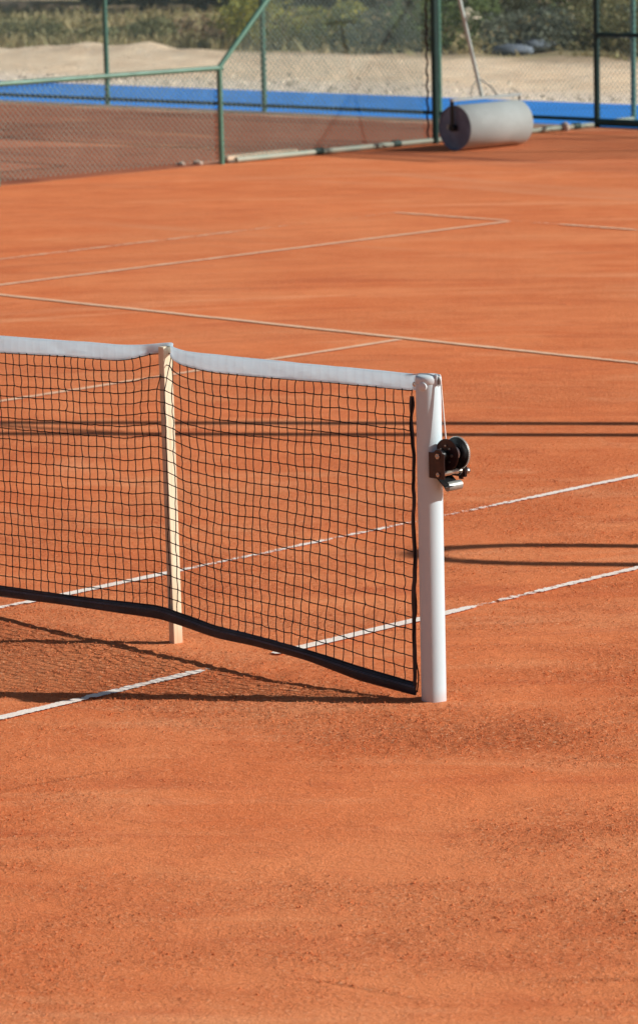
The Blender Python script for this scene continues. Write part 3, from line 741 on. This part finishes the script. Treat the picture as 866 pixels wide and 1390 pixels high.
# ------------------------------------------------------------------ vegetation
def leaf_cloud(lobes, n, size, seed, flat=.6):
    """n leaf quads spread through ellipsoid lobes [(cx,cy,cz,rx,ry,rz)], denser near their shells, with gaps"""
    g = np.random.default_rng(seed); L = np.array(lobes, float); w = L[:, 3]*L[:, 4]*L[:, 5]; w = w**.75; w /= w.sum()
    pick = g.choice(len(L), n, p=w); d = g.normal(size=(n, 3)); d /= np.linalg.norm(d, axis=1)[:, None]
    rad = g.uniform(.35, 1, n)**.5*(1+.18*g.normal(size=n)*.6)
    c = L[pick, :3]+d*rad[:, None]*L[pick, 3:]
    keep = (fbm(c[:, 0]*2.2/max(.4, L[:, 3].mean())+c[:, 2], c[:, 1]*2.2/max(.4, L[:, 3].mean())-c[:, 2], 2, seed % 97) > -.28) & (c[:, 2] > .02)
    c = c[keep]; n = len(c)
    a = g.normal(size=(n, 3)); a[:, 2] *= flat; a /= np.linalg.norm(a, axis=1)[:, None]
    b = np.cross(a, g.normal(size=(n, 3))); b /= np.linalg.norm(b, axis=1)[:, None]
    s_ = size*g.uniform(.6, 1.4, n)[:, None]
    V = np.stack([c-a*s_, c-b*s_*.45, c+a*s_, c+b*s_*.45], 1).reshape(-1, 3)
    return V, np.arange(4*n).reshape(-1, 4)

def shrub(x, y, w, h, mat, label, seed, n=1500, size=.045, group='shrubs beyond the sand bank'):
    z = float(tz(np.array([x]), np.array([y]))[0]); g = random.Random(seed)
    t = empty('shrub', (x, y, z), label, 'shrub', group)
    lob = []
    for k in range(9):
        a = g.uniform(0, 6.28); q = g.uniform(.1, .36)*w; r = g.uniform(.22, .36)*w*.62
        hz = h*g.uniform(.35, .72); lob.append((x+q*math.cos(a)*1.1, y+q*math.sin(a), z+hz, r, r, min(r, h-hz, hz)*g.uniform(.85, 1.15)))
    lob.append((x, y, z+h*.35, w*.36, w*.36, h*.36))
    V, F = leaf_cloud(lob, n, size, seed); np_mesh('foliage', V, F, M[mat], False, t)
    m = MB()
    for k in range(6):
        a = g.uniform(0, 6.28); L_ = w*.3
        m.tube([(x, y, z-.05), (x+L_*.5*math.cos(a), y+L_*.5*math.sin(a), z+h*.35), (x+L_*math.cos(a), y+L_*math.sin(a), z+h*.7)], [.02, .014, .005], 6)
    m.build('stem', M['bark'], t)

# ground position, width, height
sh = [(-27.3, 31.2, 2.0, .95, 'leaf_yellow', 'shrub covered in yellow flowers left of the round green shrub'),
      (-26.1, 31.4, 1.7, .75, 'leaf_yellow', 'smaller shrub with yellow flowers beside the sloping fence rail'),
      (-24.9, 31.4, 2.0, .72, 'leaf_grey', 'grey green shrub between the yellow flowered and round green shrubs'),
      (-23.1, 31.0, 2.0, .90, 'leaf_green', 'round bright green shrub behind the sand left of the roller handle'),
      (-21.7, 31.4, 2.0, .66, 'leaf_grey', 'low grey green shrub behind the tall fence post'),
      (-21.0, 32.6, 2.2, .72, 'leaf_olive', 'olive shrub just left of the roller handle'),
      (-19.9, 33.0, 2.6, .78, 'leaf_grey', 'wide grey green shrub just right of the roller handle'),
      (-18.9, 31.9, 2.2, .78, 'leaf_olive', 'olive shrub above the roller'),
      (-18.1, 31.3, 2.0, .82, 'leaf_green', 'mid green shrub above the right end of the roller'),
      (-17.3, 31.7, 2.3, .95, 'leaf_dark', 'tall dark shrub left of the corner fence post'),
      (-16.3, 32.0, 2.2, .95, 'leaf_green', 'green shrub between the corner fence posts'),
      (-16.2, 33.4, 2.8, .95, 'leaf_olive', 'olive shrub at the right edge behind the corner'),
      (-15.2, 32.6, 2.2, .9, 'leaf_dark', 'dark shrub beyond the right edge of the corner fence'),
      (-28.9, 32.2, 2.4, .50, 'leaf_brown', 'low dry brown shrub left of the sloping fence rail'),
      (-31.6, 32.0, 2.6, .42, 'leaf_olive', 'low olive shrub behind the sand mound'),
      (-34.0, 31.4, 2.6, .45, 'leaf_olive', 'low olive shrub at the left behind the sand')]
for q, a in enumerate(sh): shrub(*a, seed=300+q, n=2600)
sh2 = [(-29.0, 38.6, 2.8, .9, 'leaf_dark', 'wide dark shrub on the far scrub left of the tall post'), (-26.6, 39.4, 2.6, .7, 'leaf_olive', 'olive shrub on the far scrub behind the tall post'),
       (-25.4, 41.0, 2.6, .8, 'leaf_brown', 'dry shrub on the far scrub above the roller handle'), (-30.6, 42.0, 2.8, 1.0, 'leaf_green', 'green shrub on the far scrub left of the handle'),
       (-27.9, 42.6, 2.8, .9, 'leaf_dark', 'dark shrub on the far scrub right of the handle'), (-24.9, 43.6, 2.8, .8, 'leaf_olive', 'olive shrub on the far scrub toward the corner'),
       (-23.4, 42.0, 2.4, .7, 'leaf_dark', 'dark shrub on the far scrub behind the corner post'), (-22.2, 44.0, 2.6, .8, 'leaf_brown', 'dry shrub on the far scrub at the right edge')]
for q, a in enumerate(sh2): shrub(*a, seed=400+q, n=1700, size=.07, group='shrubs on the far scrub')

def tree(x, y, h, w, mat, label, seed, low=.25, n=6500):
    z = float(tz(np.array([x]), np.array([y]))[0]); g = random.Random(seed)
    t = empty('tree', (x, y, z), label, 'tree', 'trees behind the scrub')
    m = MB(); b = [(x, y, z-.1), (x+g.uniform(-.1, .1), y, z+h*.25), (x+g.uniform(-.2, .2), y+g.uniform(-.2, .2), z+h*.55), (x, y, z+h*.8)]
    m.tube(b, [.17, .13, .09, .03], 10)
    lob = []
    for k in range(15):
        a = g.uniform(0, 6.28); rr = g.uniform(.12, .40)*w; hz = h*g.uniform(low, .85); r = g.uniform(.17, .27)*w
        c = (x+rr*math.cos(a), y+rr*math.sin(a), z+hz); lob.append(c+(r, r, r*.8))
        m.tube([(x, y, z+hz*.45), ((x+c[0])/2, (y+c[1])/2, z+hz*.75), c], [.06, .04, .012], 6)
    m.build('trunk', M['bark'], t)
    V, F = leaf_cloud(lob, n, .13, seed); np_mesh('crown', V, F, M[mat], False, t)
tr = [(-47.8, 41.4, 4.2, 4.4, 'leaf_dark', 'dark tree at the far left edge behind the fence'), (-44.9, 42.6, 4.4, 4.4, 'leaf_dark', 'second dark tree from the left behind the fence'),
      (-42.3, 43.4, 4.0, 4.2, 'leaf_dark', 'dark tree behind the leftmost tall fence post'), (-39.9, 44.6, 4.2, 4.2, 'leaf_dark', 'dark tree right of the leftmost tall fence post'),
      (-37.5, 45.6, 4.0, 3.8, 'leaf_dark', 'dark tree above the low fence post'), (-35.3, 47.4, 4.0, 4.0, 'leaf_dark', 'dark tree behind the sloping rail'),
      (-48.8, 45.7, 5.0, 5.0, 'leaf_dark', 'taller dark tree in the second row at the left'), (-43.8, 47.7, 5.0, 5.0, 'leaf_dark', 'taller dark tree in the second row behind the leftmost post'),
      (-38.9, 50.0, 5.0, 5.0, 'leaf_dark', 'taller dark tree in the second row above the low post'),
      (-31.8, 46.5, 4.6, 4.6, 'leaf_olive', 'olive tree behind the scrub at the top centre'), (-28.4, 48.5, 4.6, 4.8, 'leaf_dark', 'dark tree far behind the roller handle'),
      (-24.6, 49.5, 4.6, 4.8, 'leaf_olive', 'olive tree behind the corner of the fence'), (-20.8, 50.5, 4.8, 5.0, 'leaf_dark', 'dark tree at the right edge far behind')]
for q, a in enumerate(tr): tree(*a, seed=500+q, low=.13 if a[0] < -32 else .2)

# blue grey stones under the shrubs, rubble on the sand
rock('boulder', (-21.45, 31.25, .12), (.34, .25, .10), 'rock', 'upper blue grey boulder among the shrubs above the roller', 'boulder', 11, 'boulders at the shrub line')
rock('boulder', (-21.25, 30.55, .06), (.36, .22, .10), 'rock', 'lower blue grey boulder at the edge of the sand above the roller', 'boulder', 12, 'boulders at the shrub line')
rock('boulder', (-24.9, 33.5, .3), (.20, .20, .20), 'rubble', 'small pale boulder between the yellow and green shrubs', 'boulder', 13)
g = random.Random(5); m = MB()
nrub = 900; c = np.stack([rng.uniform(-34, -9, nrub), 23.25+np.abs(rng.normal(0, .9, nrub)), np.zeros(nrub)], 1); c[:, 2] = tz(c[:, 0], c[:, 1])
s_ = rng.uniform(.015, .055, nrub); rv = octv[None]*rng.uniform(.5, 1.3, (nrub, 6, 1))*s_[:, None, None]+c[:, None, :]
tag(np_mesh('rubble', rv.reshape(-1, 3), (octf[None]+6*np.arange(nrub)[:, None, None]).reshape(-1, 3), M['rubble']), 'pale stones and rubble strewn along the edge of the sand', 'rubble', kind='stuff')

# dry grass beyond the sand, one mass
ng = 26000; gx_ = rng.uniform(-46, -14, ng); gy_ = 29.9+rng.uniform(0, 1, ng)**1.3*11
ok = fbm(gx_*.35, gy_*.35, 3, 88)+.25-.4*(gx_ > -27) > rng.uniform(-.3, .5, ng); gx_, gy_ = gx_[ok], gy_[ok]; ng = len(gx_)
gz_ = tz(gx_, gy_); hh = rng.uniform(.08, .26, ng)*np.where(gx_ > -25, .55, 1); an = rng.uniform(0, 3.14, ng); wv = rng.uniform(.02, .06, ng)
lean = rng.normal(0, .09, (ng, 2))
V = np.stack([np.stack([gx_-np.cos(an)*wv, gy_-np.sin(an)*wv, gz_-.02], 1), np.stack([gx_+np.cos(an)*wv, gy_+np.sin(an)*wv, gz_-.02], 1), np.stack([gx_+lean[:, 0], gy_+lean[:, 1], gz_+hh], 1)], 1)
tag(np_mesh('dry_grass', V.reshape(-1, 3), np.arange(3*ng).reshape(-1, 3), M['straw']), 'dry olive and straw coloured grass on the scrub behind the sand', 'grass', kind='stuff')

# ------------------------------------------------------------------ unseen frames right of view, added to cast shadows across the clay
SD = Vector((math.cos(R(36.5)), math.sin(R(36.5)), 0)); SN = Vector((-SD.y, SD.x, 0))
a = Vector((3.28, 4.69, 0))+SD*4.6
mast = empty('shadow_mast', a, 'unseen twin pole mast added right of the court to cast shadow lines', 'shadow caster')  # unseen mast, placed so its twin poles shade the clay
for s_ in (-1, 1):
    m = MB(); p = a+SN*.175*s_; m.tube([p, p+Vector((0,0,7.6))], .054, 14); m.build('pole', M['grey_steel'], mast)
for z in (2.02, 4.55, 6.6):
    m = MB(); m.tube([a+SN*-.17+Vector((0,0,z-.32)), a+SN*.17+Vector((0,0,z+.32))], .026, 8); m.build('brace', M['grey_steel'], mast)
m = MB(); m.box(a+Vector((-.35,-.2,7.6)), a+Vector((.35,.2,7.8))); m.build('mast_head', M['grey_steel'], mast, .02)
b = Vector((5.38, 2.33, 0))+SD*3.42
ch = empty('shadow_arch', b, 'unseen arched tube frame with steps and seat, added right of the court for its shadow', 'umpire chair')  # invented arch, out of view, shaped for the shadow it throws
HC = 2.62
arch = [b+SN*-.19, b+SN*-.19+Vector((0,0,HC-.30))]+[b+SN*(-.19*math.cos(t))+Vector((0,0,HC-.30+.30*math.sin(t))) for t in np.linspace(.25, math.pi-.25, 9)]+[b+SN*.19+Vector((0,0,HC-.30)), b+SN*.19]
m = MB(); m.tube(arch, .042, 12); m.build('back_frame', M['grey_steel'], ch)
for s_ in (-1, 1):
    m = MB(); m.tube([b+SN*.19*s_+SD*.7, b+SN*.17*s_+SD*.35+Vector((0,0,1.35))], .02, 10); m.build('leg', M['grey_steel'], ch)
for z in (.35, .7, 1.05):
    m = MB(); m.tube([b+SN*-.18+SD*(.7-.26*z)+Vector((0,0,z)), b+SN*.18+SD*(.7-.26*z)+Vector((0,0,z))], .014, 8); m.build('step', M['grey_steel'], ch)
m = MB(); m.box(b+Vector((-.18,-.18,1.35)), b+Vector((.28,.28,1.38))); m.build('seat', M['wood_plank'], ch, .005)

# ------------------------------------------------------------------ camera, light
P0 = (13.987766, -7.852576, 2.639505); yaw, pitch, roll, fpx = .80139356, .18148952, -.0238889550, 4637.75
fwd = Vector((-math.sin(yaw)*math.cos(pitch), math.cos(yaw)*math.cos(pitch), -math.sin(pitch)))
right = Vector((math.cos(yaw), math.sin(yaw), 0)); up = right.cross(fwd)
r_ = right*math.cos(roll)+up*math.sin(roll); u_ = -right*math.sin(roll)+up*math.cos(roll)
cam = bpy.data.cameras.new('camera'); co = bpy.data.objects.new('camera', cam); COL.objects.link(co)
co.matrix_world = Matrix(((r_.x, u_.x, -fwd.x, P0[0]), (r_.y, u_.y, -fwd.y, P0[1]), (r_.z, u_.z, -fwd.z, P0[2]), (0,0,0,1)))
cam.sensor_fit = 'VERTICAL'; cam.sensor_height = 36; cam.lens = fpx/1390*36; cam.clip_end = 4000; cam.clip_start = .1
cam.dof.use_dof = True; cam.dof.focus_distance = 11.4; cam.dof.aperture_fstop = 7.0; cam.dof.aperture_blades = 9
scene.camera = co

EL, AZM = R(31), R(36.5)
sd = Vector((math.cos(EL)*math.cos(AZM), math.cos(EL)*math.sin(AZM), math.sin(EL)))
sun = bpy.data.lights.new('sun', 'SUN'); sun.energy = 5.0; sun.angle = R(.53); sun.color = (1, .95, .87)
su = bpy.data.objects.new('sun', sun); COL.objects.link(su); su.rotation_euler = sd.to_track_quat('Z', 'Y').to_euler(); su.location = (10, 10, 20)
w = bpy.data.worlds.new('World'); scene.world = w; w.use_nodes = True; nt = w.node_tree
sky = nt.nodes.new('ShaderNodeTexSky'); sky.sky_type = 'NISHITA'; sky.sun_disc = False; sky.sun_elevation = EL
sky.sun_rotation = math.pi/2-AZM; sky.air_density = 1.0; sky.dust_density = 1.2; sky.ozone_density = 1.0
nt.links.new(sky.outputs[0], nt.nodes['Background'].inputs[0]); nt.nodes['Background'].inputs[1].default_value = .048
scene.view_settings.view_transform = 'Standard'; scene.view_settings.look = 'None'; scene.view_settings.exposure = 0; scene.view_settings.gamma = 1
